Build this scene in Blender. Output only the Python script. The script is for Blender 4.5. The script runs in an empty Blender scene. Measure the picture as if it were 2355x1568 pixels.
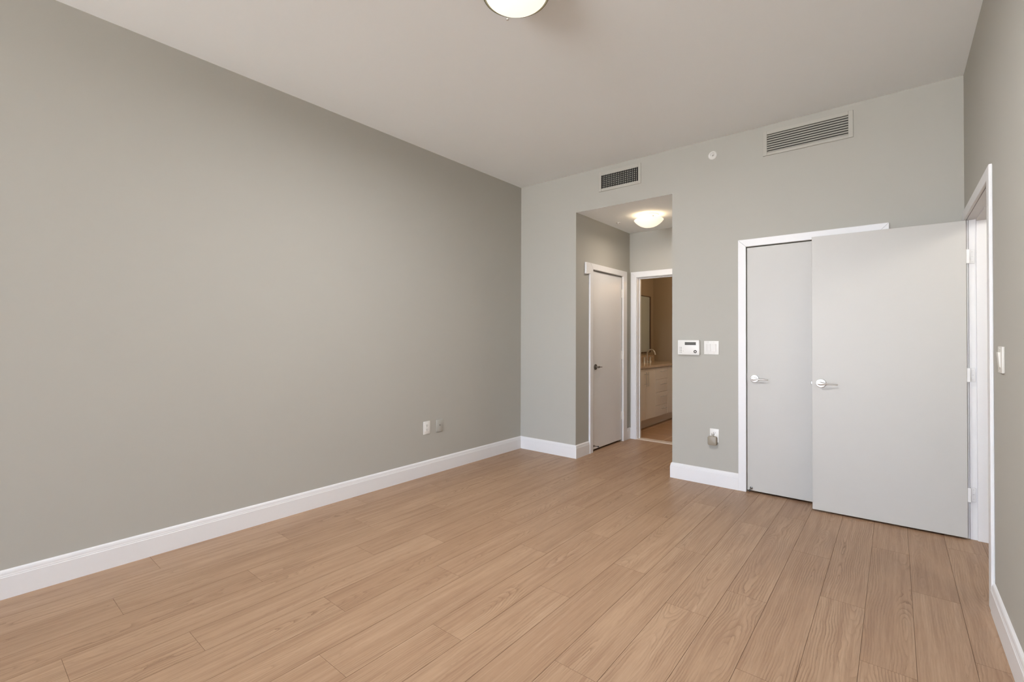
import bpy, bmesh, math, random
from mathutils import Vector, Matrix
PI = math.pi
SC = bpy.context.scene
COL = SC.collection
random.seed(7)

# ------------------------------------------------------------ camera
cam = bpy.data.cameras.new('camera')
cam_ob = bpy.data.objects.new('camera', cam)
COL.objects.link(cam_ob)
R_ = Vector((0.7734305, 0.6338738, 0.0030354))
U_ = Vector((0.0037032, -0.0093069, 0.9999498))
F_ = Vector((-0.6338703, 0.7733805, 0.0095456))
cam_ob.matrix_world = Matrix(((R_.x, U_.x, -F_.x, 0.0), (R_.y, U_.y, -F_.y, 0.0),
                              (R_.z, U_.z, -F_.z, 1.29), (0, 0, 0, 1)))
cam.sensor_width = 36.0
cam.lens = 1073.976 / 2355 * 36.0
cam.shift_y = -18.19 / 2355
cam.clip_start = 0.02
SC.camera = cam_ob

# ------------------------------------------------------------ world, daylight, exposure
SC.view_settings.view_transform = 'Standard'
SC.view_settings.look = 'None'
SC.view_settings.gamma = 1.0
SC.view_settings.use_curve_mapping = False
SC.view_settings.exposure = 0.07
world = bpy.data.worlds.new('sky')
SC.world = world
world.use_nodes = True
wn = world.node_tree
bg = wn.nodes['Background']
wtc = wn.nodes.new('ShaderNodeTexCoord'); wsp = wn.nodes.new('ShaderNodeSeparateXYZ'); wrp = wn.nodes.new('ShaderNodeValToRGB')
wmp = wn.nodes.new('ShaderNodeMapRange'); wmp.inputs['From Min'].default_value = -1.0
wn.links.new(wtc.outputs['Generated'], wsp.inputs[0]); wn.links.new(wsp.outputs[2], wmp.inputs['Value'])
wn.links.new(wmp.outputs[0], wrp.inputs[0]); wn.links.new(wrp.outputs[0], bg.inputs[0])
wrp.color_ramp.elements[0].position = 0.47; wrp.color_ramp.elements[0].color = (1.0, 1.0, 1.0, 1)     # lower half brightened, added as unseen ground bounce for the ceiling
wrp.color_ramp.elements[1].position = 0.53; wrp.color_ramp.elements[1].color = (0.59, 0.69, 0.86, 1)     # hazy sky
bg.inputs[1].default_value = 20.0
SC.cycles.max_bounces = 12
SC.cycles.diffuse_bounces = 8
SC.cycles.glossy_bounces = 4
SC.cycles.sample_clamp_indirect = 6.0

def portal(name, loc, sx, sz, rot):
    l = bpy.data.lights.new(name, 'AREA')
    l.shape = 'RECTANGLE'; l.size = sx; l.size_y = sz
    l.cycles.is_portal = True
    o = bpy.data.objects.new(name, l); COL.objects.link(o)
    o.location = loc; o.rotation_euler = rot
    return o

# room numbers (metres); camera stands at x = y = 0
XL, XR, YB, YF, H = -3.395, 0.3615, 4.3065, -6.5, 3.05
AX0, AX1, AY, AH = -2.644, -1.6015, 5.622, 2.637
WT = 0.12
WIN = (-3.3, 0.27, 0.04, 2.95)           # window opening in the wall behind the camera
portal('daylight_window', ((WIN[0]+WIN[1])/2, YF-WT-0.02, (WIN[2]+WIN[3])/2), WIN[1]-WIN[0], WIN[3]-WIN[2], (PI/2, 0, PI))


# ------------------------------------------------------------ materials
def mat(name, rgb, rough=0.5, metal=0.0, spec=0.5, noise=0.0, scale=40.0, bump=0.0, bscale=300.0):
    m = bpy.data.materials.new(name); m.use_nodes = True
    nt = m.node_tree; b = nt.nodes['Principled BSDF']
    b.inputs['Base Color'].default_value = (*rgb, 1)
    b.inputs['Roughness'].default_value = rough
    b.inputs['Metallic'].default_value = metal
    b.inputs['Specular IOR Level'].default_value = spec
    tc = nt.nodes.new('ShaderNodeTexCoord')
    if noise > 0:
        n = nt.nodes.new('ShaderNodeTexNoise'); n.inputs['Scale'].default_value = scale
        n.inputs['Detail'].default_value = 3
        mx = nt.nodes.new('ShaderNodeMix'); mx.data_type = 'RGBA'
        mx.inputs['A'].default_value = (*[c*(1-noise) for c in rgb], 1)
        mx.inputs['B'].default_value = (*[min(1, c*(1+noise)) for c in rgb], 1)
        nt.links.new(tc.outputs['Object'], n.inputs['Vector'])
        nt.links.new(n.outputs['Fac'], mx.inputs['Factor'])
        nt.links.new(mx.outputs['Result'], b.inputs['Base Color'])
    if bump > 0:
        n2 = nt.nodes.new('ShaderNodeTexNoise'); n2.inputs['Scale'].default_value = bscale
        n2.inputs['Detail'].default_value = 2
        bp = nt.nodes.new('ShaderNodeBump'); bp.inputs['Strength'].default_value = bump
        bp.inputs['Distance'].default_value = 0.002
        nt.links.new(tc.outputs['Object'], n2.inputs['Vector'])
        nt.links.new(n2.outputs['Fac'], bp.inputs['Height'])
        nt.links.new(bp.outputs['Normal'], b.inputs['Normal'])
    return m

def emit(name, rgb, strength, base=(0.9, 0.88, 0.82)):
    m = bpy.data.materials.new(name); m.use_nodes = True
    b = m.node_tree.nodes['Principled BSDF']
    b.inputs['Base Color'].default_value = (*base, 1)
    b.inputs['Roughness'].default_value = 0.25
    b.inputs['Emission Color'].default_value = (*rgb, 1)
    b.inputs['Emission Strength'].default_value = strength
    return m

M = {}
M['wall'] = mat('greige_wall_paint', (0.445, 0.434, 0.394), 0.75, spec=0.25, bump=0.06, bscale=220)
M['ceiling'] = mat('ceiling_paint', (0.93, 0.965, 0.985), 0.85, spec=0.2, bump=0.08, bscale=160)
M['trim'] = mat('white_trim_paint', (0.81, 0.81, 0.82), 0.38, noise=0.01)
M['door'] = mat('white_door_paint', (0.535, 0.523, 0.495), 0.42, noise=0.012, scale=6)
M['plastic'] = mat('white_plastic', (0.80, 0.79, 0.76), 0.35, noise=0.01)
M['plastic_old'] = mat('ivory_plastic', (0.70, 0.68, 0.63), 0.35, noise=0.01)
M['chrome'] = mat('satin_nickel', (0.72, 0.71, 0.69), 0.34, metal=1.0, noise=0.02)
M['steel'] = mat('dark_steel', (0.25, 0.24, 0.23), 0.35, metal=1.0, noise=0.02)
M['bronze'] = mat('brushed_bronze', (0.30, 0.27, 0.18), 0.30, metal=1.0, noise=0.05)
M['dark'] = mat('cavity_shade', (0.012, 0.011, 0.010), 0.9, noise=0.1)  # near-black colour standing for the shade inside openings
M['rubber'] = mat('black_rubber', (0.03, 0.03, 0.03), 0.7, noise=0.1)
M['grille'] = mat('painted_grille', (0.45, 0.435, 0.39), 0.5, noise=0.02)
M['louver'] = mat('louver_enamel', (0.62, 0.60, 0.52), 0.4, noise=0.02)
M['lcd'] = mat('grey_display', (0.11, 0.11, 0.10), 0.2, noise=0.35, scale=260)
M['ink'] = mat('grey_print', (0.22, 0.22, 0.21), 0.6, noise=0.1)
M['taupe'] = mat('taupe_plastic', (0.30, 0.26, 0.205), 0.4, noise=0.03)
M['vanity'] = mat('white_cabinet_lacquer', (0.83, 0.78, 0.73), 0.30, noise=0.01)
M['stone'] = mat('tan_marble', (0.55, 0.43, 0.32), 0.08, noise=0.14, scale=9)
M['threshold'] = mat('cream_marble', (0.72, 0.62, 0.52), 0.25, noise=0.06, scale=14)
M['bathwall'] = mat('bathroom_paint', (0.37, 0.30, 0.22), 0.7, spec=0.25, bump=0.05)
M['mirror'] = mat('mirror_glass', (0.62, 0.70, 0.70), 0.12, metal=0.35, noise=0.005)  # grey reflection put into a paler, only partly metallic base colour
M['walnut'] = mat('dark_walnut', (0.085, 0.045, 0.028), 0.35, noise=0.3, scale=30)
M['winframe'] = mat('window_aluminium', (0.55, 0.55, 0.55), 0.4, noise=0.02)
M['lamp_glass'] = emit('lit_frosted_glass', (1.0, 0.975, 0.90), 0.72, (0.85, 0.83, 0.77))
M['lamp_warm'] = emit('lit_warm_glass', (1.0, 0.85, 0.66), 0.80, (0.9, 0.85, 0.75))

def glass_mat():
    m = bpy.data.materials.new('window_glass'); m.use_nodes = True
    nt = m.node_tree; nt.nodes.clear()
    o = nt.nodes.new('ShaderNodeOutputMaterial'); t = nt.nodes.new('ShaderNodeBsdfTransparent')
    g = nt.nodes.new('ShaderNodeBsdfGlossy'); g.inputs['Roughness'].default_value = 0.02
    x = nt.nodes.new('ShaderNodeMixShader'); x.inputs[0].default_value = 0.06
    nt.links.new(t.outputs[0], x.inputs[1]); nt.links.new(g.outputs[0], x.inputs[2])
    nt.links.new(x.outputs[0], o.inputs[0]); return m
M['glass'] = glass_mat()

def wood_mat():
    m = bpy.data.materials.new('oak_plank'); m.use_nodes = True
    nt = m.node_tree; N = nt.nodes; L = nt.links; b = N['Principled BSDF']
    def node(t, **k):
        n = N.new(t)
        for a, v in k.items(): setattr(n, a, v)
        return n
    def val(s, d):
        if hasattr(s, 'links') or isinstance(s, bpy.types.NodeSocket): L.new(s, d)
        else: d.default_value = s
    def mth(op, a, c=0.0, d=0.0, clamp=False):
        n = node('ShaderNodeMath', operation=op, use_clamp=clamp)
        val(a, n.inputs[0]); val(c, n.inputs[1])
        if len(n.inputs) > 2: val(d, n.inputs[2])
        return n.outputs[0]
    def comb(x, y, z):
        n = node('ShaderNodeCombineXYZ'); val(x, n.inputs[0]); val(y, n.inputs[1]); val(z, n.inputs[2]); return n.outputs[0]
    def noise(v, sc, det=2.0, rough=0.5):
        n = node('ShaderNodeTexNoise'); val(v, n.inputs['Vector']); n.inputs['Scale'].default_value = sc
        n.inputs['Detail'].default_value = det; n.inputs['Roughness'].default_value = rough; return n.outputs['Fac']
    def mixc(f, a, c):
        n = node('ShaderNodeMix', data_type='RGBA'); val(f, n.inputs['Factor'])
        for s, k in ((a, 'A'), (c, 'B')):
            if isinstance(s, tuple): n.inputs[k].default_value = (*s, 1)
            else: L.new(s, n.inputs[k])
        return n.outputs['Result']
    uv = node('ShaderNodeUVMap', uv_map='plank_uv'); sp = node('ShaderNodeSeparateXYZ'); L.new(uv.outputs[0], sp.inputs[0])
    u, v = sp.outputs[0], sp.outputs[1]
    at = node('ShaderNodeAttribute', attribute_name='plank_random'); sr = node('ShaderNodeSeparateColor'); L.new(at.outputs['Color'], sr.inputs[0])
    r1, r2, r3 = sr.outputs[0], sr.outputs[1], sr.outputs[2]
    seed = mth('MULTIPLY', r3, 53.0)
    # the board is cut from a log: growth rings are cylinders round a wandering pith
    wob = mth('MULTIPLY', mth('SUBTRACT', noise(comb(seed, v, 0.0), 1.1, 2), 0.5), 0.08)
    off = mth('MULTIPLY', mth('SUBTRACT', r2, 0.5), 0.14)
    x = mth('SUBTRACT', mth('SUBTRACT', u, off), wob)
    fine = mth('MULTIPLY', mth('SUBTRACT', noise(comb(mth('MULTIPLY', u, 3.0), v, seed), 7.0, 2), 0.5), 0.016)
    dep = mth('ADD', mth('MULTIPLY', mth('SUBTRACT', noise(comb(mth('ADD', seed, 9.0), v, 4.0), 0.85, 2), 0.45), 0.30), fine)
    rad = mth('SQRT', mth('ADD', mth('MULTIPLY', x, x), mth('MULTIPLY', dep, dep)))
    rad = mth('ADD', rad, mth('MULTIPLY', mth('SUBTRACT', noise(comb(mth('MULTIPLY', u, 9.0), mth('MULTIPLY', v, 2.0), seed), 2.2, 4, 0.6), 0.5), 0.020))
    ph = mth('FRACT', mth('MULTIPLY', rad, 100.0))
    ring = mth('POWER', mth('SUBTRACT', 1.0, ph), 3.2)            # sharp late-wood line, fading
    streak = noise(comb(mth('MULTIPLY', u, 95.0), mth('MULTIPLY', v, 2.6), seed), 3.0, 4, 0.6)
    pore = noise(comb(mth('MULTIPLY', u, 260.0), mth('MULTIPLY', v, 9.0), seed), 3.0, 2, 0.6)
    cloud = noise(comb(mth('MULTIPLY', u, 4.0), mth('MULTIPLY', v, 0.8), seed), 2.2, 2)
    mid = noise(comb(mth('MULTIPLY', u, 24.0), mth('MULTIPLY', v, 0.75), mth('ADD', seed, 17.0)), 2.2, 3, 0.6)
    mask = mth('MULTIPLY', mth('SUBTRACT', noise(comb(mth('MULTIPLY', u, 7.0), mth('MULTIPLY', v, 1.3), mth('ADD', seed, 3.0)), 1.7, 2), 0.30), mth('ADD', 1.1, mth('MULTIPLY', r2, 1.9)), clamp=True)
    base = mixc(r1, (0.388, 0.246, 0.150), (0.465, 0.312, 0.198))
    base = mixc(mth('MULTIPLY', mth('SUBTRACT', cloud, 0.34), 1.6, clamp=True), mixc(0.5, base, (0.315, 0.188, 0.115)), base)
    dark = mixc(0.78, base, (0.165, 0.083, 0.040))
    c1 = mixc(mth('MULTIPLY', mth('MULTIPLY', ring, mask), 1.28, clamp=True), base, dark)
    c1 = mixc(mth('MULTIPLY', mth('SUBTRACT', mid, 0.49), 3.4, clamp=True), c1, mixc(0.74, c1, (0.235, 0.125, 0.072)))
    c1 = mixc(mth('MULTIPLY', mth('SUBTRACT', 0.44, mid), 3.0, clamp=True), c1, mixc(0.40, c1, (0.60, 0.44, 0.31)))
    c2 = mixc(mth('MULTIPLY', mth('SUBTRACT', streak, 0.47), 2.4, clamp=True), c1, mixc(0.6, c1, dark))
    c3 = mixc(mth('MULTIPLY', mth('SUBTRACT', pore, 0.55), 1.3, clamp=True), c2, mixc(0.55, c2, (0.60, 0.44, 0.30)))
    L.new(c3, b.inputs['Base Color'])
    b.inputs['Roughness'].default_value = 0.40
    b.inputs['Specular IOR Level'].default_value = 0.5
    bp = node('ShaderNodeBump'); bp.inputs['Strength'].default_value = 0.22; bp.inputs['Distance'].default_value = 0.0012
    L.new(mth('ADD', mth('MULTIPLY', mth('MULTIPLY', ring, mask), -0.8), mth('MULTIPLY', pore, 0.35)), bp.inputs['Height'])
    L.new(bp.outputs[0], b.inputs['Normal'])
    return m
M['oak'] = wood_mat()
M['joint'] = mat('plank_edge', (0.19, 0.11, 0.065), 0.7, noise=0.1)

def tile_mat():
    m = bpy.data.materials.new('brown_tile'); m.use_nodes = True
    nt = m.node_tree; b = nt.nodes['Principled BSDF']
    tc = nt.nodes.new('ShaderNodeTexCoord'); br = nt.nodes.new('ShaderNodeTexBrick')
    br.offset = 0.0
    br.inputs['Color1'].default_value = (0.40, 0.235, 0.125, 1); br.inputs['Color2'].default_value = (0.36, 0.21, 0.11, 1)
    br.inputs['Mortar'].default_value = (0.60, 0.44, 0.30, 1)
    br.inputs['Scale'].default_value = 1.0; br.inputs['Mortar Size'].default_value = 0.006
    br.inputs['Brick Width'].default_value = 0.45; br.inputs['Row Height'].default_value = 0.45
    mp = nt.nodes.new('ShaderNodeMapping'); mp.inputs['Location'].default_value = (0.02, 0.22, 0)
    n = nt.nodes.new('ShaderNodeTexNoise'); n.inputs['Scale'].default_value = 6
    mx = nt.nodes.new('ShaderNodeMix'); mx.data_type = 'RGBA'; mx.blend_type = 'MULTIPLY'; mx.inputs['Factor'].default_value = 0.5
    nt.links.new(tc.outputs['Object'], mp.inputs[0]); nt.links.new(mp.outputs[0], br.inputs[0]); nt.links.new(tc.outputs['Object'], n.inputs['Vector'])
    nt.links.new(br.outputs[0], mx.inputs['A']); nt.links.new(n.outputs['Fac'], mx.inputs['B'])
    nt.links.new(br.outputs[0], b.inputs['Base Color'])
    b.inputs['Roughness'].default_value = 0.3
    return m
M['tile'] = tile_mat()

# ------------------------------------------------------------ mesh helpers
def new_bm(): return bmesh.new()

def box(bm, x0, x1, y0, y1, z0, z1, bev=0.0, seg=2):
    vs = [bm.verts.new((x, y, z)) for x in (x0, x1) for y in (y0, y1) for z in (z0, z1)]
    q = [(0, 1, 3, 2), (4, 6, 7, 5), (0, 4, 5, 1), (2, 3, 7, 6), (0, 2, 6, 4), (1, 5, 7, 3)]
    fs = [bm.faces.new([vs[i] for i in f]) for f in q]
    if bev > 0:
        es = list({e for f in fs for e in f.edges})
        bmesh.ops.bevel(bm, geom=es, offset=bev, segments=seg, profile=0.5, affect='EDGES')

def prism(bm, ring, vec):
    """close a polygon (list of 3-D points) and extrude it by vec"""
    v = Vector(vec)
    a = [bm.verts.new(p) for p in ring]; b = [bm.verts.new(Vector(p) + v) for p in ring]
    n = len(ring)
    bm.faces.new(a[::-1]); bm.faces.new(b)
    for i in range(n): bm.faces.new((a[i], a[(i+1) % n], b[(i+1) % n], b[i]))

def loft(bm, rings, cap=True, closed=True):
    rs = [[bm.verts.new(p) for p in r] for r in rings]
    n = len(rs[0])
    for a, b in zip(rs, rs[1:]):
        for i in range(n if closed else n-1):
            j = (i+1) % n
            bm.faces.new((a[i], a[j], b[j], b[i]))
    if cap:
        bm.faces.new(rs[0][::-1]); bm.faces.new(rs[-1])

def frame_of(axis):
    w = Vector(axis).normalized()
    t = Vector((0, 0, 1)) if abs(w.z) < 0.9 else Vector((1, 0, 0))
    a = t.cross(w).normalized()
    return a, w.cross(a), w

def lathe(bm, prof, origin, axis, seg=48):
    """prof: list of (radius, distance along axis)"""
    a, b, w = frame_of(axis); o = Vector(origin)
    rings = []
    for r, h in prof:
        r = max(r, 1e-5)
        rings.append([o + w*h + a*(r*math.cos(2*PI*i/seg)) + b*(r*math.sin(2*PI*i/seg)) for i in range(seg)])
    loft(bm, rings)

def tube(bm, pts, rad, seg=12):
    pts = [Vector(p) for p in pts]
    rr = rad if isinstance(rad, (list, tuple)) else [rad]*len(pts)
    rings = []; a = None
    for i, p in enumerate(pts):
        d = (pts[min(i+1, len(pts)-1)] - pts[max(i-1, 0)]).normalized()
        if a is None: a, b, _ = frame_of(d)
        else:
            a = (a - d*a.dot(d)).normalized()
        b = d.cross(a)
        rings.append([p + a*(rr[i]*math.cos(2*PI*k/seg)) + b*(rr[i]*math.sin(2*PI*k/seg)) for k in range(seg)])
    loft(bm, rings)

def obj(name, bm, material, parent=None, smooth=False, origin=None):
    bmesh.ops.recalc_face_normals(bm, faces=bm.faces)
    me = bpy.data.meshes.new(name)
    if origin is not None:
        bmesh.ops.translate(bm, verts=bm.verts, vec=-Vector(origin))
    bm.to_mesh(me); bm.free()
    me.materials.append(M[material])
    if smooth:
        for p in me.polygons: p.use_smooth = True
        try: me.set_sharp_from_angle(angle=math.radians(38))
        except Exception: pass
    o = bpy.data.objects.new(name, me)
    COL.objects.link(o)
    if origin is not None: o.location = origin
    if parent is not None: o.parent = parent
    return o

def tag(o, label, cat, group=None, kind=None):
    o['label'] = label; o['category'] = cat
    if group: o['group'] = group
    if kind: o['kind'] = kind
    return o

def thing(name, label, cat, loc, group=None, kind=None, rotz=0.0):
    o = bpy.data.objects.new(name, None); COL.objects.link(o)
    o.location = loc; o.rotation_euler = (0, 0, rotz); o.empty_display_size = 0.05
    return tag(o, label, cat, group, kind)

def struct(name, bm, material, label, cat):
    return tag(obj(name, bm, material), label, cat, kind='structure')

# ------------------------------------------------------------ floor
def build_floor():
    seams = [0.4225, 0.243, 0.062, -0.1145, -0.295, -0.487, -0.67, -0.869, -1.057, -1.25, -1.43, -1.613, -1.813, -2.003,
             -2.196, -2.389, -2.582, -2.773, -2.979, -3.165, -3.43]
    joint = [2.6226, 3.1565, 2.348, 2.805, 1.98, 2.56, 2.253, 2.885, 2.447, 1.987, 2.732, 0.983, 1.783, 1.2126, 0.697,
             0.314, 1.082, 0.5447, 1.4146, 0.782, 1.70]
    right = [0.4225 + 0.188*k for k in range(0, 8)]
    rows = [(seams[k+1], seams[k], joint[k]) for k in range(20)]
    rows += [(right[k], right[k+1], 2.0 + 0.47*((k*5) % 3) + 0.11*k) for k in range(7)]
    rng = random.Random(11)
    bm = bmesh.new()
    uvl = bm.loops.layers.uv.new('plank_uv'); cl = bm.loops.layers.float_color.new('plank_random')
    y0, y1, LEN = -6.6, 5.62, 1.32
    g, ge, dz = 0.0008, 0.0005, 0.0022
    for xa, xb, jy in rows:
        ys = [y0]; y = jy - LEN*math.ceil((jy-y0)/LEN)
        while y < y1 - 0.02:
            if y > y0 + 0.02: ys.append(y)
            y += LEN
        ys.append(y1)
        for ya, yb in zip(ys, ys[1:]):
            rc = (rng.random(), rng.random(), rng.random(), 1.0); vo = rng.random()*40
            flip = rng.choice((-1, 1))
            top = [bm.verts.new(p) for p in ((xa+g, ya+ge, 0), (xb-g, ya+ge, 0), (xb-g, yb-ge, 0), (xa+g, yb-ge, 0))]
            bot = [bm.verts.new(p) for p in ((xa+g*.3, ya+ge*.3, -dz), (xb-g*.3, ya+ge*.3, -dz), (xb-g*.3, yb-ge*.3, -dz), (xa+g*.3, yb-ge*.3, -dz))]
            fs = [bm.faces.new(top)] + [bm.faces.new((bot[i], bot[(i+1) % 4], top[(i+1) % 4], top[i])) for i in range(4)]
            for f in fs[1:]: f.material_index = 1
            for f in fs:
                for lp in f.loops:
                    c = lp.vert.co
                    lp[uvl].uv = ((c.x-(xa+xb)/2)*flip, (c.y+vo)*flip); lp[cl] = rc
    xa, xb = -3.43, right[-1]
    n0 = len(bm.faces); box(bm, xa, xb, y0, y1, -0.05, -0.0021); bm.faces.ensure_lookup_table()
    for f in bm.faces[n0:]: f.material_index = 1
    me = bpy.data.meshes.new('floor')
    bm.to_mesh(me); bm.free()
    me.materials.append(M['oak']); me.materials.append(M['joint'])
    o = bpy.data.objects.new('floor', me); COL.objects.link(o)
    return tag(o, 'warm oak plank floor running towards the back wall', 'floor', kind='structure')
build_floor()

b = new_bm(); box(b, -3.5, -1.2, 5.72, 8.0, -0.06, -0.004)
struct('floor_bathroom', b, 'tile', 'brown tiled bathroom floor beyond the doorway', 'floor')
b = new_bm(); box(b, -2.541, -1.74, 5.618, 5.722, -0.05, 0.007, 0.003)
struct('trim_threshold', b, 'threshold', 'pale marble threshold strip under the bathroom doorway', 'threshold')

# ------------------------------------------------------------ walls and ceilings
ZB = -0.03
HX1 = 1.55     # hallway beyond the entry door
b = new_bm(); box(b, XL-WT, XL, YF-WT, YB+WT, ZB, H)
struct('wall_left', b, 'wall', 'long blank greige wall on the left with two outlet plates', 'wall')

DC0, DC1, DH = -0.969, -0.088, 2.061      # closet opening
b = new_bm()
box(b, XL, AX0, YB, YB+WT, ZB, H)
box(b, AX0, AX1, YB, YB+WT, AH, H)
box(b, AX1, DC0, YB, YB+WT, ZB, H)
box(b, DC0, DC1, YB, YB+WT, DH, H)
box(b, DC1, XR+WT, YB, YB+WT, ZB, H)
struct('wall_back', b, 'wall', 'greige back wall with vents, recessed alcove and closet door', 'wall')

EY0, EY1 = 3.225, 4.212                  # entry opening between jamb faces
b = new_bm()
box(b, XR, XR+WT, YF-WT, EY0-0.018, ZB, H)
box(b, XR, XR+WT, EY0-0.018, EY1+0.018, DH+0.018, H)
box(b, XR, XR+WT, EY1+0.018, YB, ZB, H)
struct('wall_right', b, 'wall', 'greige wall on the right holding the open doorway', 'wall')

b = new_bm()
box(b, XL, WIN[0], YF-WT, YF, ZB, H); box(b, WIN[1], XR, YF-WT, YF, ZB, H)
box(b, WIN[0], WIN[1], YF-WT, YF, ZB, WIN[2]); box(b, WIN[0], WIN[1], YF-WT, YF, WIN[3], H)
struct('wall_front', b, 'wall', 'greige window wall behind the viewer', 'wall')

b = new_bm(); box(b, XL-WT, XR+WT, YF-WT, YB+WT, H, H+0.1)
struct('ceiling', b, 'ceiling', 'off-white bedroom ceiling', 'ceiling')
b = new_bm(); box(b, AX0-WT, AX1+WT, YB+WT, AY+WT, AH, AH+0.1); box(b, AX0, AX1, YB+0.002, YB+WT, AH-0.001, AH+0.05)
struct('ceiling_alcove', b, 'ceiling', 'lower off-white ceiling inside the alcove', 'ceiling')

AD0, AD1, ADH = 4.643, 5.402, 2.056       # alcove side door opening (y)
b = new_bm()
box(b, AX0-WT, AX0, YB+WT, AD0, ZB, AH); box(b, AX0-WT, AX0, AD1, AY, ZB, AH); box(b, AX0-WT, AX0, AD0, AD1, ADH, AH)
struct('wall_alcove_left', b, 'wall', 'shaded left side wall of the alcove around its white door', 'wall')
b = new_bm(); box(b, AX1, AX1+WT, YB+WT, AY, ZB, AH)
struct('wall_alcove_right', b, 'wall', 'hidden right side wall of the alcove', 'wall')
BD0, BD1 = -2.541, -1.74                  # bathroom opening (x)
b = new_bm()
box(b, AX0-WT, BD0-0.018, AY, AY+0.1, ZB, AH); box(b, BD1+0.018, AX1+WT, AY, AY+0.1, ZB, AH); box(b, BD0-0.018, BD1+0.018, AY, AY+0.1, ADH+0.018, AH)
struct('wall_alcove_back', b, 'wall', 'end wall of the alcove around the bathroom doorway', 'wall')

# bathroom shell
BXL, BYF, BXR, BH = -3.225, 7.79, -1.3, 2.62
b = new_bm(); box(b, BXL-0.1, BXL, AY+0.1, BYF+0.1, ZB, BH)
struct('wall_bathroom_left', b, 'bathwall', 'tan bathroom wall behind the vanity and mirror', 'wall')
b = new_bm(); box(b, BXL, BXR+0.1, BYF, BYF+0.1, ZB, BH)
struct('wall_bathroom_back', b, 'bathwall', 'dim tan bathroom end wall seen through the doorway', 'wall')
b = new_bm(); box(b, BXR, BXR+0.1, AY+0.1, BYF, ZB, BH)
struct('wall_bathroom_right', b, 'wall', 'unseen greige bathroom side wall hidden by the alcove', 'wall')  # greige picked to lighten what the mirror reflects
b = new_bm(); box(b, BXL, AX0-WT, AY, AY+0.1, ZB, BH); box(b, AX1+WT, BXR+0.1, AY, AY+0.1, ZB, BH)
struct('wall_bathroom_front', b, 'bathwall', 'tan bathroom wall on the doorway side', 'wall')
b = new_bm(); box(b, BXL-0.1, BXR+0.1, AY+0.1, BYF+0.1, BH, BH+0.08)
struct('ceiling_bathroom', b, 'ceiling', 'bathroom ceiling above the doorway view', 'ceiling')

# unseen closet boxes added behind the shut doors to block light leaks, and the hallway behind the open door
b = new_bm()
box(b, DC0-0.1, DC0-0.05, YB+WT, YB+0.75, ZB, 2.4); box(b, DC1+0.05, DC1+0.1, YB+WT, YB+0.75, ZB, 2.4)
box(b, DC0-0.1, DC1+0.1, YB+0.75, YB+0.8, ZB, 2.4); box(b, DC0-0.1, DC1+0.1, YB+WT, YB+0.8, 2.4, 2.45)
struct('wall_closet', b, 'wall', 'unseen closet walls added behind the shut door to block light', 'wall')
b = new_bm()
box(b, AX0-0.75, AX0-0.7, AD0-0.1, AD1+0.1, ZB, 2.4); box(b, AX0-0.7, AX0-WT, AD0-0.1, AD0-0.05, ZB, 2.4)
box(b, AX0-0.7, AX0-WT, AD1+0.05, AD1+0.1, ZB, 2.4); box(b, AX0-0.75, AX0-WT, AD0-0.1, AD1+0.1, 2.4, 2.45)
struct('wall_linen', b, 'wall', 'unseen cupboard walls added behind the alcove door to block light', 'wall')
b = new_bm()
box(b, HX1, HX1+0.1, 2.2, 5.3, ZB, 2.75); box(b, XR+WT, HX1, 2.1, 2.2, ZB, 2.75); box(b, XR+WT, HX1, 5.2, 5.3, ZB, 2.75)
box(b, XR, XR+WT, YB+WT, 5.3, ZB, 2.75); box(b, XR+WT, HX1+0.1, 2.1, 5.3, 2.75, 2.83)
struct('wall_hall', b, 'wall', 'hallway walls beyond the open doorway', 'wall')

# ------------------------------------------------------------ windows behind the viewer
def window(name, label, P, s0, s1, z0, z1):
    fw_ = 0.05; sm = (s0+s1)/2
    def bx(bm, a0, a1, n0, n1, c0, c1, bev=0.0):
        p, q = P(a0, n0, c0), P(a1, n1, c1)
        box(bm, *[f(p[i], q[i]) for i in range(3) for f in (min, max)], bev)
    b = new_bm()
    for s in (s0, sm-fw_/2, s1-fw_): bx(b, s, s+fw_, 0.03, 0.09, z0, z1, 0.003)
    for z in (z0, z1-fw_):
        bx(b, s0+fw_, sm-fw_/2, 0.03, 0.09, z, z+fw_, 0.003); bx(b, sm+fw_/2, s1-fw_, 0.03, 0.09, z, z+fw_, 0.003)
    w = struct(name, b, 'winframe', label, 'window')
    for a0, a1 in ((s0+fw_, sm-fw_/2), (sm+fw_/2, s1-fw_)):
        b = new_bm(); bx(b, a0, a1, 0.057, 0.063, z0+fw_, z1-fw_); obj('window_pane', b, 'glass', w)
window('window_1', 'wide glazed window lighting the room from behind the viewer', lambda s, n, z: (s, YF-n, z), *WIN)

# ------------------------------------------------------------ baseboards
BT, BHH = 0.016, 0.1395
PROF = [(0, 0), (BT, 0), (BT, 0.105), (BT-0.001, 0.1065), (BT-0.002, 0.1075), (BT-0.002, 0.113), (BT-0.0035, 0.116),
        (BT-0.0045, 0.126), (BT-0.0070, 0.133), (BT-0.0120, 0.138), (0, BHH)]
def base_run(bm, p0, p1, nrm, k0, k1):
    """skirting profile from p0 to p1 (x, y on the wall face); k = -1 inside corner, +1 outside corner, 0 square end"""
    p0 = Vector((*p0, 0)); p1 = Vector((*p1, 0)); d = (p1-p0).normalized(); n = Vector((*nrm, 0))
    r0 = [p0 - d*(k0*t) + n*t + Vector((0, 0, z)) for t, z in PROF]
    r1 = [p1 + d*(k1*t) + n*t + Vector((0, 0, z)) for t, z in PROF]
    loft(bm, [r0, r1])
b = new_bm(); base_run(b, (XL, YF), (XL, YB), (1, 0), -1, -1)
struct('baseboard_left', b, 'trim', 'long white moulded baseboard along the left wall', 'baseboard')
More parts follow.
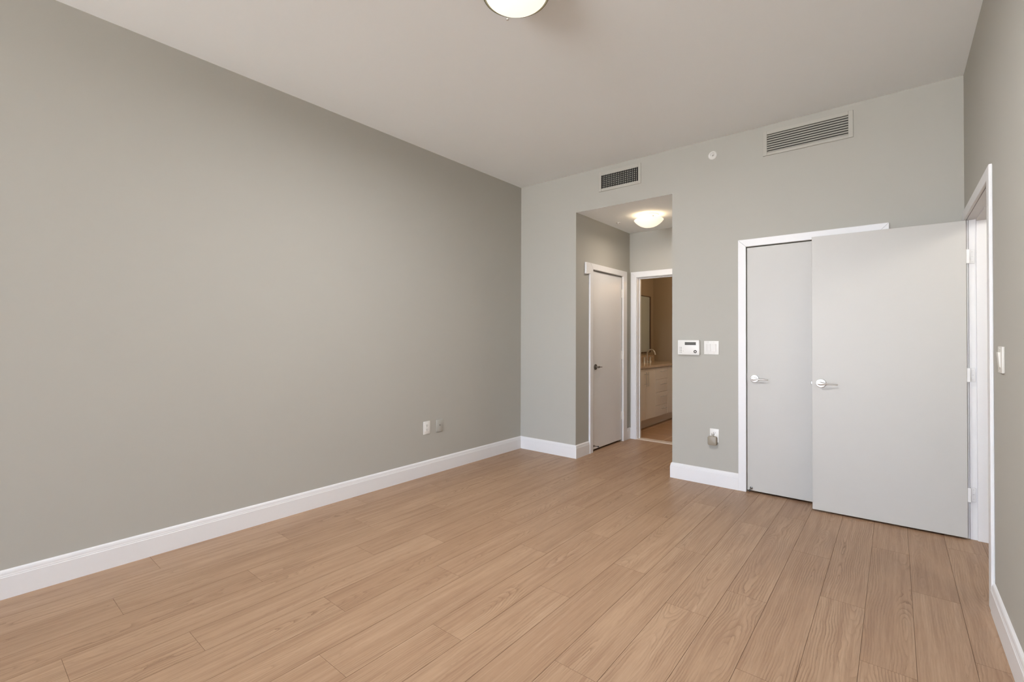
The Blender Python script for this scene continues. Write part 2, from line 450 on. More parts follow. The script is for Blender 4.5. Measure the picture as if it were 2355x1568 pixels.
b = new_bm(); base_run(b, (XL, YB), (AX0, YB), (0, -1), -1, 1); base_run(b, (AX1, YB), (DC0-0.062, YB), (0, -1), 1, 0)
struct('baseboard_back', b, 'trim', 'white moulded baseboard along the back wall', 'baseboard')
b = new_bm(); base_run(b, (AX0, YB), (AX0, AD0-0.066), (1, 0), 1, 0); base_run(b, (AX0, AD1+0.098), (AX0, AY), (1, 0), 0, -1)
base_run(b, (AX0, AY), (BD0-0.081, AY), (0, -1), -1, 0); base_run(b, (AX1, YB), (AX1, AY), (-1, 0), 1, 0)
struct('baseboard_alcove', b, 'trim', 'short white baseboard pieces inside the alcove', 'baseboard')
b = new_bm(); base_run(b, (XR, YF), (XR, EY0-0.076), (-1, 0), -1, 0)
struct('baseboard_right', b, 'trim', 'white baseboard on the right wall beside the doorway', 'baseboard')

# ------------------------------------------------------------ door casings and jambs
def casing(bm, P, s0, s1, top, wl, wr, wt, th, bev=0.003):
    """mitred flat casing. P(s, n, z) maps along-wall, out-of-wall, height to a point"""
    def piece(poly):
        ring = [P(s, 0.0, z) for s, z in poly]; v = Vector(P(0, th, 0)) - Vector(P(0, 0, 0))
        n0 = len(bm.verts); t = bmesh.new(); prism(t, ring, v)
        bmesh.ops.bevel(t, geom=list(t.edges), offset=bev, segments=2, profile=0.5, affect='EDGES')
        me = bpy.data.meshes.new('tmp'); t.to_mesh(me); t.free(); bm.from_mesh(me); bpy.data.meshes.remove(me)
    piece([(s0-wl, 0), (s0, 0), (s0, top), (s0-wl, top+wt)])
    if wr > 0: piece([(s1, 0), (s1+wr, 0), (s1+wr, top+wt), (s1, top)])
    piece([(s0, top), (s1, top), (s1+wr, top+wt), (s0-wl, top+wt)])

PB = lambda y: (lambda s, n, z: (s, y-n, z))       # wall facing -y
PX = lambda x, sg: (lambda s, n, z: (x+sg*n, s, z))  # wall facing +-x

# closet (trim_1)
b = new_bm(); casing(b, PB(YB), DC0, DC1, 2.0615, 0.062, 0.06, 0.062, 0.016)
# jamb behind the shut leaf
box(b, DC0-0.012, DC0+0.012, YB+0.046, YB+WT, 0, DH, 0.001); box(b, DC1-0.012, DC1+0.012, YB+0.046, YB+WT, 0, DH, 0.001)
box(b, DC0+0.012, DC1-0.012, YB+0.046, YB+WT, DH-0.012, DH+0.006, 0.001)
struct('trim_1', b, 'trim', 'flat white casing round the shut closet door', 'door casing')
# alcove side door (trim_2)
b = new_bm(); casing(b, PX(AX0, 1), AD0, AD1, ADH+0.004, 0.066, 0.098, 0.066, 0.022)
box(b, AX0-WT, AX0-0.045, AD0-0.01, AD0+0.012, 0, ADH, 0.001); box(b, AX0-WT, AX0-0.045, AD1-0.012, AD1+0.01, 0, ADH, 0.001)
box(b, AX0-WT, AX0-0.045, AD0+0.012, AD1-0.012, ADH-0.012, ADH+0.004, 0.001)
struct('trim_2', b, 'trim', 'white casing round the shut door in the alcove', 'door casing')
# bathroom doorway (trim_3)
b = new_bm(); casing(b, PB(AY), BD0-0.006, BD1+0.006, ADH+0.006, 0.075, 0.075, 0.07, 0.018)
box(b, BD0-0.018, BD0, AY+0.002, AY+0.102, 0, ADH, 0.001); box(b, BD1, BD1+0.018, AY+0.002, AY+0.102, 0, ADH, 0.001)
box(b, BD0-0.018, BD1+0.018, AY+0.002, AY+0.102, ADH, ADH+0.018, 0.001)
box(b, BD0, BD0+0.012, AY+0.05, AY+0.085, 0, ADH-0.012, 0.001); box(b, BD1-0.012, BD1, AY+0.05, AY+0.085, 0, ADH-0.012, 0.001)
box(b, BD0, BD1, AY+0.05, AY+0.085, ADH-0.012, ADH, 0.001)
struct('trim_3', b, 'trim', 'white casing and jamb of the open bathroom doorway', 'door casing')
# entry doorway (trim_4)
b = new_bm(); casing(b, PX(XR, -1), EY0-0.006, EY1+0.006, 2.061, 0.07, 0.07, 0.062, 0.014)
box(b, XR+0.011, XR+WT+0.004, EY1, EY1+0.018, 0, DH, 0.001); box(b, XR+0.002, XR+0.010, EY1+0.006, EY1+0.018, 0, DH, 0.001)
box(b, XR+0.002, XR+WT+0.004, EY0-0.018, EY0, 0, DH, 0.001)
box(b, XR+0.002, XR+WT+0.004, EY0-0.018, EY1+0.018, DH, DH+0.018, 0.001)
box(b, XR+0.045, XR+WT, EY1-0.012, EY1, 0, DH-0.012, 0.0015); box(b, XR+0.045, XR+WT, EY0, EY0+0.012, 0, DH-0.012, 0.0015)
box(b, XR+0.045, XR+WT, EY0, EY1, DH-0.012, DH, 0.0015)
struct('trim_4', b, 'trim', 'white casing and jamb of the open doorway on the right', 'door casing')

# ------------------------------------------------------------ doors
def handle(parent, O, out, along, mr='chrome', ml='chrome'):
    """lever on a round rose. O on the leaf face, out = away from the leaf, along = lever direction (in parent space)"""
    O = Vector(O); w = Vector(out); a = Vector(along)
    b = new_bm(); lathe(b, [(0, 0), (0.033, 0), (0.033, 0.006), (0.031, 0.0085), (0.026, 0.0095), (0, 0.0095)], O, w, 40)
    lathe(b, [(0.011, 0.009), (0.0105, 0.036), (0, 0.036)], O, w, 20)
    h = obj('handle', b, mr, parent, True)
    # lever: a leaf-shaped blade that starts a little behind the spindle and narrows into a slim bar
    up = w.cross(a).normalized()
    if up.z < 0: up = -up
    st = [(-0.021, 0.001), (-0.018, 0.006), (-0.010, 0.0115), (0.0, 0.0135), (0.012, 0.0115), (0.026, 0.0075), (0.045, 0.0055),
          (0.075, 0.0048), (0.100, 0.0045), (0.106, 0.0020)]
    rings = []
    for s, hw in st:
        c = O + a*s + w*(0.045 - 0.012*max(0, min(1, (s-0.01)/0.09))) - up*(0.004*max(0, s/0.1))
        ht = min(hw, 0.0055)
        rings.append([c + up*(hw*math.cos(2*PI*k/14)) + w*(ht*math.sin(2*PI*k/14)) for k in range(14)])
    b = new_bm(); loft(b, rings)
    obj('lever', b, ml, h, True)
    return h

def stop_rod(parent, O, out, L=0.07, m='steel'):
    O = Vector(O); w = Vector(out)
    b = new_bm(); lathe(b, [(0, 0), (0.011, 0), (0.011, 0.004), (0.005, 0.007), (0.0042, L-0.018), (0.0042, L-0.016)], O, w, 16)
    s = obj('door_stop', b, m, parent, True)
    b = new_bm(); lathe(b, [(0.0042, L-0.016), (0.0072, L-0.014), (0.0072, L-0.003), (0.0055, L), (0, L)], O, w, 16)
    obj('stop_tip', b, 'rubber', s, True)

# open entry door: swung into the room, nearly parallel to the back wall; origin on the hinge pin
ed = thing('door_1', 'open white flush door standing in front of the closet', 'door', (XR-0.003, EY1, 0), kind='structure', rotz=0.0309)
ED_W, ED_T = 0.842, 0.037
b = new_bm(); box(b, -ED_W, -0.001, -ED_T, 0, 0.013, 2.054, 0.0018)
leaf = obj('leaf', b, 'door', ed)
handle(ed, (-0.786, -ED_T, 0.957), (0, -1, 0), (1, 0, 0))
b = new_bm(); box(b, -ED_W-0.010, -ED_W+0.004, -ED_T+0.011, -ED_T+0.027, 0.944, 0.969, 0.002); box(b, -ED_W-0.0008, -ED_W, -ED_T+0.005, -ED_T+0.033, 0.927, 0.985)
obj('latch', b, 'steel', ed)
for z in (1.822, 1.058, 0.290):
    b = new_bm()
    box(b, -0.001, 0.0145, -ED_T+0.002, -ED_T+0.006, z-0.045, z+0.045, 0.0008)     # leaf on the door edge folding over the gap
    box(b, 0.014, 0.040, -0.0085, -0.004, z-0.045, z+0.045, 0.0008)              # leaf on the jamb
    lathe(b, [(0, -0.046), (0.0062, -0.045), (0.0062, 0.045), (0, 0.046)], (-0.002, 0.006, z), (0, 0, 1), 14)
    for dz in (-0.03, 0.0, 0.03): lathe(b, [(0, 0.0), (0.0035, 0.0), (0.003, 0.001), (0, 0.001)], (0.030, -0.0085, z+dz), (0, -1, 0), 10)
    obj('hinge', b, 'trim', ed)

# shut closet door
cd = thing('door_2', 'shut white flush closet door partly hidden by the open door', 'door', (DC1, YB, 0), kind='structure')
cw = DC1-DC0
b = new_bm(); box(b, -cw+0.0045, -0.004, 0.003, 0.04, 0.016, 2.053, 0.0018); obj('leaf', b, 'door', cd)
handle(cd, (-0.908-DC1, 0.003, 0.953), (0, -1, 0), (1, 0, 0))
stop_rod(cd, (-0.9335-DC1, 0.003, 0.0385), (-0.05, -0.985, -0.16), 0.066)
b = new_bm(); box(b, -cw+0.0003, -cw+0.0042, 0.012, 0.040, 0.925, 0.99); obj('strike_plate', b, 'steel', cd)
for z in (1.83, 1.06, 0.30):
    b = new_bm(); lathe(b, [(0, -0.046), (0.006, -0.045), (0.006, 0.045), (0, 0.046)], (0.0, -0.002, z), (0, 0, 1), 12); obj('hinge', b, 'trim', cd)

# shut alcove door
ad = thing('door_3', 'shut white flush door on the alcove side wall', 'door', (AX0, AD1, 0), kind='structure')
aw = AD1-AD0
b = new_bm(); box(b, -0.043, -0.006, -aw+0.004, -0.003, 0.022, 2.05, 0.0018); obj('leaf', b, 'trim', ad)  # lighter trim paint than the other doors, making up for dim alcove light
handle(ad, (-0.006, 4.738-AD1, 0.957), (1, 0, 0), (0, 1, 0), 'steel', 'steel')
stop_rod(ad, (-0.006, 4.705-AD1, 0.060), (1, 0, 0.05), 0.066)
for z in (1.845, 1.075, 0.322):
    b = new_bm(); lathe(b, [(0, -0.051), (0.007, -0.05), (0.007, 0.05), (0, 0.051)], (0.003, 0.0, z), (0, 0, 1), 14)
    box(b, -0.006, -0.003, -0.026, 0.0, z-0.05, z+0.05, 0.0008)
    box(b, 0.0218, 0.0238, 0.004, 0.030, z-0.05, z+0.05, 0.0008)
    box(b, 0.004, 0.0238, 0.0005, 0.0042, z-0.05, z+0.05, 0.0008)
    obj('hinge', b, 'plastic', ad)

# little white box at the corner of the alcove door casing
b = new_bm()
pts = [(4.486, 2.126), (4.5775, 2.126), (4.5775, 2.006), (4.502, 1.995), (4.491, 1.999), (4.486, 2.008)]
prism(b, [(AX0, y, z) for y, z in pts], (0.024, 0, 0))
bmesh.ops.bevel(b, geom=list(b.edges), offset=0.003, segments=2, profile=0.5, affect='EDGES')
tag(obj('sensor_box', b, 'trim'), 'small white box at the upper left corner of the alcove door casing', 'sensor')

# ------------------------------------------------------------ wall plates and controls
def plate(bm, P, s0, s1, z0, z1, th, bev=0.002):
    a = P(s0, 0, z0); c = P(s1, th, z1)
    box(bm, min(a[0], c[0]), max(a[0], c[0]), min(a[1], c[1]), max(a[1], c[1]), min(a[2], c[2]), max(a[2], c[2]), bev)
def disc(bm, P, s, z, n0, n1, r, seg=20, rin=None):
    o = Vector(P(s, n0, z)); w = Vector(P(s, n1, z)) - o; L = w.length
    if rin is None: lathe(bm, [(0, 0), (r, 0), (r, L*0.8), (r*0.9, L), (0, L)], o, w, seg)
    else:
        a, bb, w = frame_of(w)
        rings = []
        for r_, h in ((rin, 0), (r, 0), (r, L), (rin, L), (rin, 0)):
            rings.append([o + w*h + a*(r_*math.cos(2*PI*i/seg)) + bb*(r_*math.sin(2*PI*i/seg)) for i in range(seg)])
        loft(bm, rings, cap=False)

PBK = PB(YB)
# alarm keypad
kp = thing('alarm_keypad', 'white alarm keypad with grey display and round dial, beside the light switches', 'keypad', (-1.4445, YB, 1.205))
def loc(o): return lambda s, n, z: tuple(Vector(PBK(s, n, z)) - o.location)
b = new_bm(); plate(b, loc(kp), -1.541, -1.348, 1.1385, 1.2715, 0.026, 0.004); obj('case', b, 'plastic', kp, True)
b = new_bm(); plate(b, loc(kp), -1.4765, -1.3785, 1.227, 1.2535, 0.0268, 0.0003); obj('display', b, 'lcd', kp)
b = new_bm(); disc(b, loc(kp), -1.3835, 1.1690, 0.0255, 0.0285, 0.0205, 28); dl = obj('dial', b, 'plastic', kp, True)
b = new_bm(); disc(b, loc(kp), -1.3835, 1.1690, 0.0285, 0.0300, 0.0135, 28, 0.0062); obj('dial_ring', b, 'rubber', dl)
b = new_bm()
for k, z in enumerate((1.2045, 1.1905, 1.1765, 1.1615)):
    for s, w_ in ((-1.5245, 0.004), (-1.5165, 0.003), (-1.5105, 0.006)): plate(b, loc(kp), s, s+w_, z-0.0028, z+0.0028, 0.0265, 0.0)
plate(b, loc(kp), -1.493, -1.489, 1.170, 1.174, 0.0265, 0.0)
obj('print_marks', b, 'ink', kp)

def light_switch(name, label, P, s0, s1, z0, z1, th, rockers, m='plastic', grp=None):
    o = Vector(P((s0+s1)/2, 0, (z0+z1)/2)); t = thing(name, label, 'light switch', o, grp)
    Q = lambda s, n, z: tuple(Vector(P(s, n, z)) - o)
    b = new_bm(); plate(b, Q, s0, s1, z0, z1, th, 0.0025); obj('cover_plate', b, m, t, True)
    for c, w_ in rockers:
        b = new_bm(); zc = (z0+z1)/2; plate(b, Q, c-w_/2-0.002, c+w_/2+0.002, zc-0.035, zc+0.035, th+0.0012, 0.0008)
        r = obj('rocker_frame', b, m, t)
        b = new_bm()
        pr_ = [(th, -0.0325), (th+0.003, -0.0325), (th+0.0055, 0.0), (th+0.0085, 0.0325), (th, 0.0325)]
        ring = [Q(c-w_/2, n, zc+z) for n, z in pr_]; v = Vector(Q(c+w_/2, 0, 0)) - Vector(Q(c-w_/2, 0, 0))
        prism(b, ring, v); bmesh.ops.bevel(b, geom=list(b.edges), offset=0.0008, segments=1, affect='EDGES')
        obj('rocker', b, m, r)
    for c, w_ in rockers:
        for z in (z0+0.011, z1-0.011):
            b = new_bm(); disc(b, Q, c, z, th-0.0005, th+0.0012, 0.0032, 12); obj('screw', b, 'plastic_old', t)
    return t
light_switch('light_switch', 'white double rocker light switch beside the alarm keypad', PBK, -1.3135, -1.1885, 1.1445, 1.2655, 0.007,
             [(-1.2755, 0.034), (-1.2290, 0.034)])
PRT = PX(XR, -1)
light_switch('light_switch', 'white light switch on the right wall beside the open doorway', PRT, 2.862, 2.962, 1.143, 1.2575, 0.009,
             [(2.915, 0.040)], 'plastic_old')

def outlet(name, label, P, s0, s1, z0, z1, lower=True):
    o = Vector(P((s0+s1)/2, 0, (z0+z1)/2)); t = thing(name, label, 'outlet', o)
    Q = lambda s, n, z: tuple(Vector(P(s, n, z)) - o)
    c, zc = (s0+s1)/2, (z0+z1)/2
    b = new_bm(); plate(b, Q, s0, s1, z0, z1, 0.007, 0.0025); obj('cover_plate', b, 'plastic', t, True)
    b = new_bm(); plate(b, Q, c-0.0175, c+0.0175, zc-0.034, zc+0.034, 0.0088, 0.0012); f = obj('receptacle', b, 'plastic', t)
    b = new_bm()
    for sg in (1, -1):
        for dx in (-0.007, 0.007): plate(b, Q, c+dx-0.0013, c+dx+0.0013, zc+sg*0.019-0.001, zc+sg*0.019+0.010, 0.0092, 0.0)
        disc(b, Q, c, zc+sg*0.019-0.008, 0.0088, 0.0092, 0.003, 12)
    obj('slot', b, 'dark', f)
    return t
PLF = PX(XL, 1)
outlet('wall_outlet', 'white duplex outlet low on the left wall', PLF, 2.843, 2.923, 0.3835, 0.5035)
outlet('wall_outlet', 'white outlet low on the back wall, under a taupe plug-in', PBK, -1.2640, -1.1885, 0.3800, 0.4955)
# cable plate, painted like the wall
o_ = Vector(PLF(3.042, 0, 0.442)); t = thing('cable_plate', 'wall-coloured cable plate low on the left wall beside the outlet', 'wall plate', o_)
Q = lambda s, n, z: tuple(Vector(PLF(s, n, z)) - o_)
b = new_bm(); plate(b, Q, 3.002, 3.082, 0.384, 0.5015, 0.008, 0.0022); obj('cover_plate', b, 'wall', t, True)
b = new_bm(); disc(b, Q, 3.042, 0.447, 0.008, 0.015, 0.0055, 14); obj('connector', b, 'steel', t, True)

# taupe plug-in with a little wire loop
o_ = Vector(PBK(-1.232, 0.0088, 0.390)); t = thing('plug_in_device', 'taupe rounded plug-in device hanging from the back wall outlet', 'plug-in', o_)
Q = lambda s, n, z: tuple(Vector(PBK(s, n, z)) - o_)
b = new_bm(); rings = []
cx, cz, hw, hh = -1.2385, 0.3925, 0.0375, 0.040
def rr(hw, hh, r, n, seg=6):
    pts = []
    for qx, qz, a0 in ((1, 1, 0), (-1, 1, PI/2), (-1, -1, PI), (1, -1, 1.5*PI)):
        for k in range(seg+1):
            a = a0 + k*PI/2/seg
            pts.append(Q(cx + qx*(hw-r) + r*math.cos(a), n, cz + qz*(hh-r) + r*math.sin(a)))
    return pts
for n, ins in ((0.0075, 0.005), (0.0105, 0.0), (0.034, 0.0), (0.039, 0.002), (0.041, 0.006)): rings.append(rr(hw-ins, hh-ins, 0.016-ins*0.5, n))
loft(b, rings); obj('body', b, 'taupe', t, True)
b = new_bm(); disc(b, Q, cx+0.004, 0.379, 0.0088, 0.0115, 0.012, 16); obj('plug_base', b, 'taupe', t)
b = new_bm()
tube(b, [Q(cx+0.002+0.011*math.sin(a)*(1.0 if a < PI else 0.8), 0.030-0.002*math.cos(a), 0.446-0.0145*math.cos(a)) for a in [k*2*PI/24 for k in range(25)]], 0.0017, 8)
tube(b, [Q(cx-0.006, 0.027, 0.430), Q(cx+0.001, 0.031, 0.444), Q(cx+0.009, 0.030, 0.460)], 0.0016, 8)
obj('wire_loop', b, 'chrome', t, True)

# ------------------------------------------------------------ vents
# supply register with two banks of crossed blades
o_ = Vector(PBK(-2.137, 0, 2.9)); t = thing('supply_register', 'small supply vent with dark grid above the alcove', 'vent', o_)
Q = lambda s, n, z: tuple(Vector(PBK(s, n, z)) - o_)
def rect_frame(bm, Q, s0, s1, z0, z1, i0, i1, j0, j1, th, bev=0.002):
    plate(bm, Q, s0, i0, z0, z1, th, bev); plate(bm, Q, i1, s1, z0, z1, th, bev)
    plate(bm, Q, i0, i1, z0, j0, th, bev); plate(bm, Q, i0, i1, j1, z1, th, bev)
b = new_bm(); rect_frame(b, Q, -2.368, -1.9075, 2.7985, 2.999, -2.338, -1.9365, 2.828, 2.964, 0.008); obj('face_frame', b, 'grille', t)
b = new_bm(); plate(b, Q, -2.345, -1.930, 2.822, 2.970, 0.0012, 0.0); obj('duct_shade', b, 'dark', t)  # flat black plate painted as the shade inside the duct
for k in range(20):
    s = -2.338 + (k+1)*0.4015/21
    b = new_bm(); plate(b, Q, s-0.0026, s+0.0026, 2.828, 2.964, 0.0052, 0.0); obj('vertical_blade', b, 'louver', t)
for k in range(7):
    z = 2.828 + (k+0.5)*0.136/7
    b = new_bm(); plate(b, Q, -2.338, -1.9365, z-0.0034, z+0.0034, 0.0066, 0.0); obj('horizontal_blade', b, 'dark', t)  # near-black and set in front, colouring in shade between lit blade spots
# big return grille with long louvres
o_ = Vector(PBK(-0.537, 0, 2.9)); t = thing('return_grille', 'wide wall-coloured return vent with long louvres near the ceiling', 'vent', o_)
Q2 = lambda s, n, z: tuple(Vector(PBK(s, n, z)) - Vector(PBK(-0.537, 0, 2.9)))
b = new_bm(); rect_frame(b, Q2, -0.840, -0.234, 2.7965, 2.9995, -0.8105, -0.2640, 2.8175, 2.970, 0.010); obj('face_frame', b, 'grille', t)
b = new_bm(); plate(b, Q2, -0.815, -0.259, 2.813, 2.974, 0.0008, 0.0); obj('duct_shade', b, 'dark', t)  # black plate on the wall, shade behind the louvres put into its colour
for k in range(8):
    zc = 2.8175 + (k+0.36)*0.1525/8
    b = new_bm(); prism(b, [Q2(-0.8105, n, z) for n, z in ((0.001, zc+0.0085), (0.0095, zc-0.0050), (0.0095, zc-0.0068), (0.001, zc+0.0065))], (0.5465, 0, 0))
    obj('louvre', b, 'grille', t)

# sprinklers
def sprinkler(name, label, O, out, s=1.0):
    t = thing(name, label, 'sprinkler', O); w = Vector(out); a, bb, w = frame_of(w)
    b = new_bm(); lathe(b, [(0.020*s, 0.0), (0.037*s, 0.0), (0.0365*s, 0.004*s), (0.030*s, 0.008*s), (0.024*s, 0.007*s), (0.022*s, 0.002*s)], (0, 0, 0), w, 32); obj('escutcheon', b, 'plastic', t, True)
    b = new_bm(); lathe(b, [(0, 0.0005), (0.0225*s, 0.0005), (0.0225*s, 0.0015), (0, 0.0015)], (0, 0, 0), w, 24); obj('cup', b, 'ink', t)
    b = new_bm(); lathe(b, [(0.008*s, 0), (0.008*s, 0.012*s), (0.005*s, 0.018*s)], (0, 0, 0), w, 14)
    for sg in (1, -1): tube(b, [w*0.010*s + bb*(sg*0.006*s), w*0.022*s + bb*(sg*0.010*s), w*0.034*s], 0.0022*s, 8)
    h = obj('head', b, 'chrome', t, True)
    b = new_bm(); lathe(b, [(0, 0.034*s), (0.013*s, 0.034*s), (0.0135*s, 0.036*s), (0, 0.037*s)], (0, 0, 0), w, 16); obj('deflector', b, 'chrome', h, True)
    return t
sprinkler('wall_sprinkler', 'white round sprinkler head high on the back wall', (-1.2401, YB, 2.9057), (0, -1, 0))
sprinkler('ceiling_sprinkler', 'small sprinkler head hanging from the alcove ceiling', (-2.496, 4.995, AH-0.001), (0, 0, -1), 0.7)

# ------------------------------------------------------------ ceiling lights
def dome(bm, O, R, drop, ztop, seg=56, n=14, lip=0.0):
    prof = [(R+lip, ztop)] if lip else []
    for k in range(n+1):
        a = k/n*PI/2
        prof.append((R*math.cos(a)**0.85 if k < n else 0.0, ztop + drop*math.sin(a)))
    lathe(bm, prof, O, (0, 0, -1), seg)
O = (-1.418, 1.754, H)
t = thing('ceiling_light', 'lit glass bowl ceiling light with thin bronze rim', 'ceiling light', O)
b = new_bm(); lathe(b, [(0, 0), (0.15, 0), (0.15, 0.028), (0.12, 0.034), (0, 0.034)], (0, 0, 0), (0, 0, -1), 48); obj('ceiling_pan', b, 'bronze', t, True)
b = new_bm(); lathe(b, [(0.152, 0.070), (0.162, 0.070), (0.1645, 0.076), (0.1645, 0.092), (0.162, 0.097), (0.157, 0.098), (0.152, 0.090), (0.152, 0.070)], (0, 0, 0), (0, 0, -1), 72); rim = obj('rim', b, 'bronze', t, True)
b = new_bm(); dome(b, (0, 0, 0), 0.1540, 0.058, 0.084); obj('glass_bowl', b, 'lamp_glass', t, True)
for k in range(3):
    a = math.radians(25 + 120*k) + 0.0
    p = Vector((0.160*math.cos(a), 0.160*math.sin(a), 0))
    b = new_bm(); tube(b, [p + Vector((0, 0, -0.03)), p + Vector((0, 0, -0.102))], 0.0035, 10); obj('rod', b, 'bronze', t, True)
    b = new_bm(); bmesh.ops.create_uvsphere(b, u_segments=16, v_segments=10, radius=0.0075, matrix=Matrix.Translation(p + Vector((0, 0, -0.107)))); obj('knob', b, 'chrome', t, True)

la = bpy.data.lights.new('ceiling_lamp_light', 'AREA'); la.shape = 'DISK'; la.size = 0.13; la.energy = 55.0; la.color = (0.99, 0.99, 1.0)
lo = bpy.data.objects.new('ceiling_lamp_light', la); COL.objects.link(lo); lo.location = (O[0], O[1], H-0.1435)
O2 = (-2.078, 4.891, AH)
lb = bpy.data.lights.new('hall_bulb', 'POINT'); lb.energy = 30.0; lb.color = (1.0, 0.95, 0.88); lb.shadow_soft_size = 0.12
lo = bpy.data.objects.new('hall_bulb', lb); COL.objects.link(lo); lo.location = (1.10, 2.75, 2.3)
t = thing('ceiling_light', 'warm lit shallow glass bowl light on the alcove ceiling', 'ceiling light', O2)
b = new_bm(); lathe(b, [(0, 0), (0.105, 0), (0.105, 0.012), (0.09, 0.022), (0, 0.022)], (0, 0, 0), (0, 0, -1), 48); obj('ceiling_pan', b, 'plastic', t, True)
b = new_bm()
prof = [(0.150, 0.052), (0.155, 0.056), (0.155, 0.060), (0.143, 0.076), (0.120, 0.097), (0.092, 0.116), (0.060, 0.130), (0.030, 0.137), (0.0, 0.139)]
lathe(b, prof + [(0.0, 0.1365), (0.06, 0.1265), (0.115, 0.0945), (0.143, 0.064), (0.150, 0.052)], (0, 0, 0), (0, 0, -1), 56); obj('glass_bowl', b, 'lamp_warm', t, True)
for k in range(3):
    a = math.radians(-50 + 120*k); p = Vector((0.143*math.cos(a), 0.143*math.sin(a), 0))
    b = new_bm(); tube(b, [p*0.66 + Vector((0, 0, -0.012)), p + Vector((0, 0, -0.040)), p + Vector((0, 0, -0.056))], 0.003, 8)
    bmesh.ops.create_uvsphere(b, u_segments=12, v_segments=8, radius=0.008, matrix=Matrix.Translation(p*1.07 + Vector((0, 0, -0.050)))); obj('clip', b, 'chrome', t, True)
lb = bpy.data.lights.new('alcove_bulb', 'POINT'); lb.energy = 1.7; lb.color = (1.0, 0.84, 0.66); lb.shadow_soft_size = 0.02
lo = bpy.data.objects.new('alcove_bulb', lb); COL.objects.link(lo); lo.location = (O2[0], O2[1], AH-0.050)
la = bpy.data.lights.new('alcove_lamp_light', 'AREA'); la.shape = 'DISK'; la.size = 0.10; la.energy = 5.5; la.color = (1.0, 0.86, 0.72)
lo = bpy.data.objects.new('alcove_lamp_light', la); COL.objects.link(lo); lo.location = (O2[0], O2[1], AH-0.142)
lb = bpy.data.lights.new('bathroom_bulb', 'POINT'); lb.energy = 14.0; lb.color = (1.0, 0.70, 0.42); lb.shadow_soft_size = 0.12
lo = bpy.data.objects.new('bathroom_bulb', lb); COL.objects.link(lo); lo.location = (-1.9, 6.7, 2.25)

# ------------------------------------------------------------ bathroom furniture
VX, VT = -2.70, 0.862            # cabinet front, cabinet top
t = thing('bathroom_vanity', 'white vanity cabinet with doors and drawers beyond the bathroom doorway', 'vanity', (BXL, 6.8, 0))
def L3(x0, x1, y0, y1, z0, z1): return (x0-BXL, x1-BXL, y0-6.8, y1-6.8, z0, z1)
b = new_bm(); box(b, *L3(BXL+0.002, VX-0.020, 5.76, BYF-0.002, 0.135, VT)); obj('carcass', b, 'vanity', t)
b = new_bm(); box(b, *L3(BXL+0.002, VX-0.085, 5.76, BYF-0.002, 0.0, 0.135)); obj('toe_kick', b, 'vanity', t)
def bar(parent, p0, p1, st=0.032):
    p0 = Vector(p0); p1 = Vector(p1); d = (p1-p0).normalized(); s = Vector((st, 0, 0))
    b = new_bm(); tube(b, [p0+s-d*0.012, p1+s+d*0.012], 0.0052, 10); tube(b, [p0+d*0.02, p0+d*0.02+s], 0.0042, 8); tube(b, [p1-d*0.02, p1-d*0.02+s], 0.0042, 8)
    obj('bar_handle', b, 'chrome', parent, True)
for y0, y1, hy in ((5.78, 6.247, 6.215), (6.251, 6.606, 6.285), (7.068, 7.420, 7.385), (7.424, 7.78, 7.46)):
    b = new_bm(); box(b, *L3(VX-0.019, VX, y0, y1, 0.142, 0.857), 0.0015); d = obj('door', b, 'vanity', t)
    bar(d, (VX-BXL, hy-6.8, 0.625), (VX-BXL, hy-6.8, 0.800))
for z0, z1 in ((0.682, 0.857), (0.491, 0.678), (0.300, 0.487), (0.142, 0.296)):
    b = new_bm(); box(b, *L3(VX-0.019, VX, 6.612, 7.062, z0, z1), 0.0015); d = obj('drawer', b, 'vanity', t)
    zh = {0.682: 0.795, 0.491: 0.606, 0.300: 0.424, 0.142: 0.242}[z0]
    bar(d, (VX-BXL, 6.752-6.8, zh), (VX-BXL, 6.948-6.8, zh))
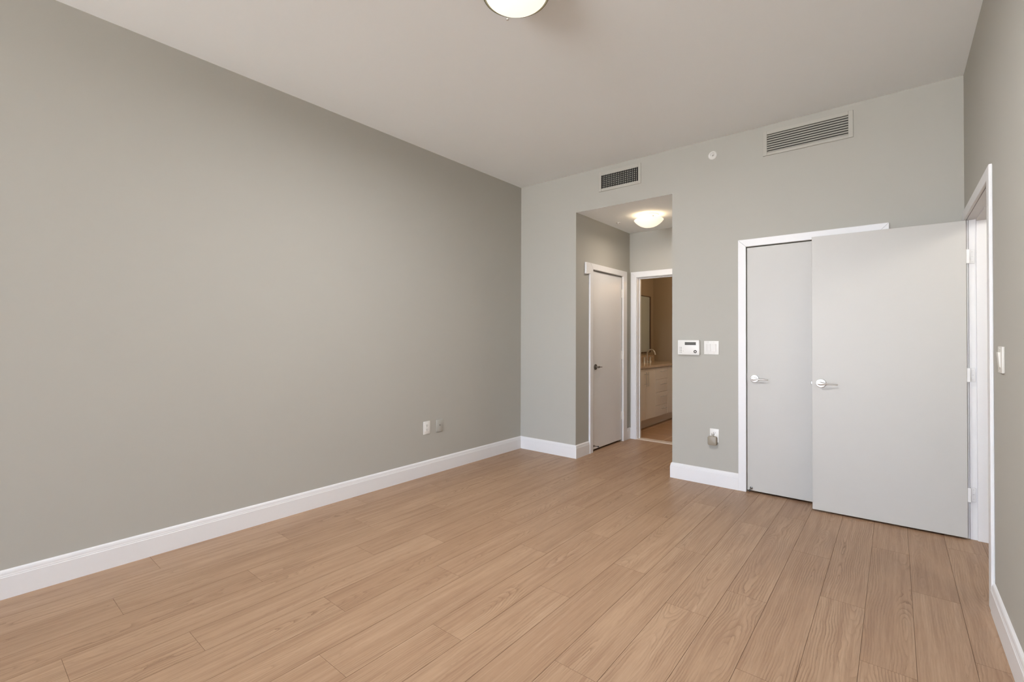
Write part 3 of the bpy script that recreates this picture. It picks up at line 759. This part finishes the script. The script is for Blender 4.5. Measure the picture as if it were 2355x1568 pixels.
b = new_bm(); box(b, BXL+0.002, VX+0.020, 5.74, BYF-0.002, VT, 0.897, 0.004); box(b, BXL+0.002, BXL+0.018, 5.74, BYF-0.002, 0.896, 1.0, 0.002)
ct = tag(obj('vanity_countertop', b, 'stone'), 'polished tan stone top on the bathroom vanity', 'countertop')
# faucet: gooseneck spout and two handles
FX, FY = -3.10, 7.235
t = thing('faucet', 'chrome gooseneck faucet with two handles on the vanity top', 'faucet', (FX, FY, 0.8975))
b = new_bm(); lathe(b, [(0, 0), (0.026, 0), (0.024, 0.012), (0.015, 0.02), (0.0125, 0.03)], (0, 0, 0), (0, 0, 1), 20)
pts = [(0, 0, 0.02), (0, 0, 0.13)] + [(0.066-0.066*math.cos(a), 0, 0.13+0.075*math.sin(a)) for a in [k*PI/14 for k in range(1, 13)]] + [(0.136, 0, 0.125)]
tube(b, pts, 0.0115, 12); obj('spout', b, 'chrome', t, True)
for sg in (-1, 1):
    y = sg*0.115
    b = new_bm(); lathe(b, [(0, 0), (0.025, 0), (0.022, 0.014), (0.013, 0.03), (0.017, 0.065), (0.012, 0.085), (0, 0.088)], (0, y, 0), (0, 0, 1), 16)
    tube(b, [(0, y, 0.076), (0.045, y+sg*0.012, 0.086)], 0.005, 8); obj('handle', b, 'chrome', t, True)
# mirror
t = thing('bathroom_mirror', 'dark framed mirror on the bathroom wall above the vanity', 'mirror', (BXL, 6.9, 1.5))
MY0, MY1, MZ0, MZ1 = 6.1, 7.635, 1.045, 1.992
b = new_bm()
for y0, y1, z0, z1 in ((MY0, MY0+0.03, MZ0, MZ1), (MY1-0.03, MY1, MZ0, MZ1), (MY0+0.03, MY1-0.03, MZ0, MZ0+0.012), (MY0+0.03, MY1-0.03, MZ1-0.012, MZ1)):
    box(b, 0.001, 0.020, y0-6.9, y1-6.9, z0-1.5, z1-1.5, 0.002)
obj('frame', b, 'walnut', t)
b = new_bm(); box(b, 0.001, 0.009, MY0+0.03-6.9, MY1-0.03-6.9, MZ0+0.012-1.5, MZ1-0.012-1.5); obj('glass', b, 'mirror', t)
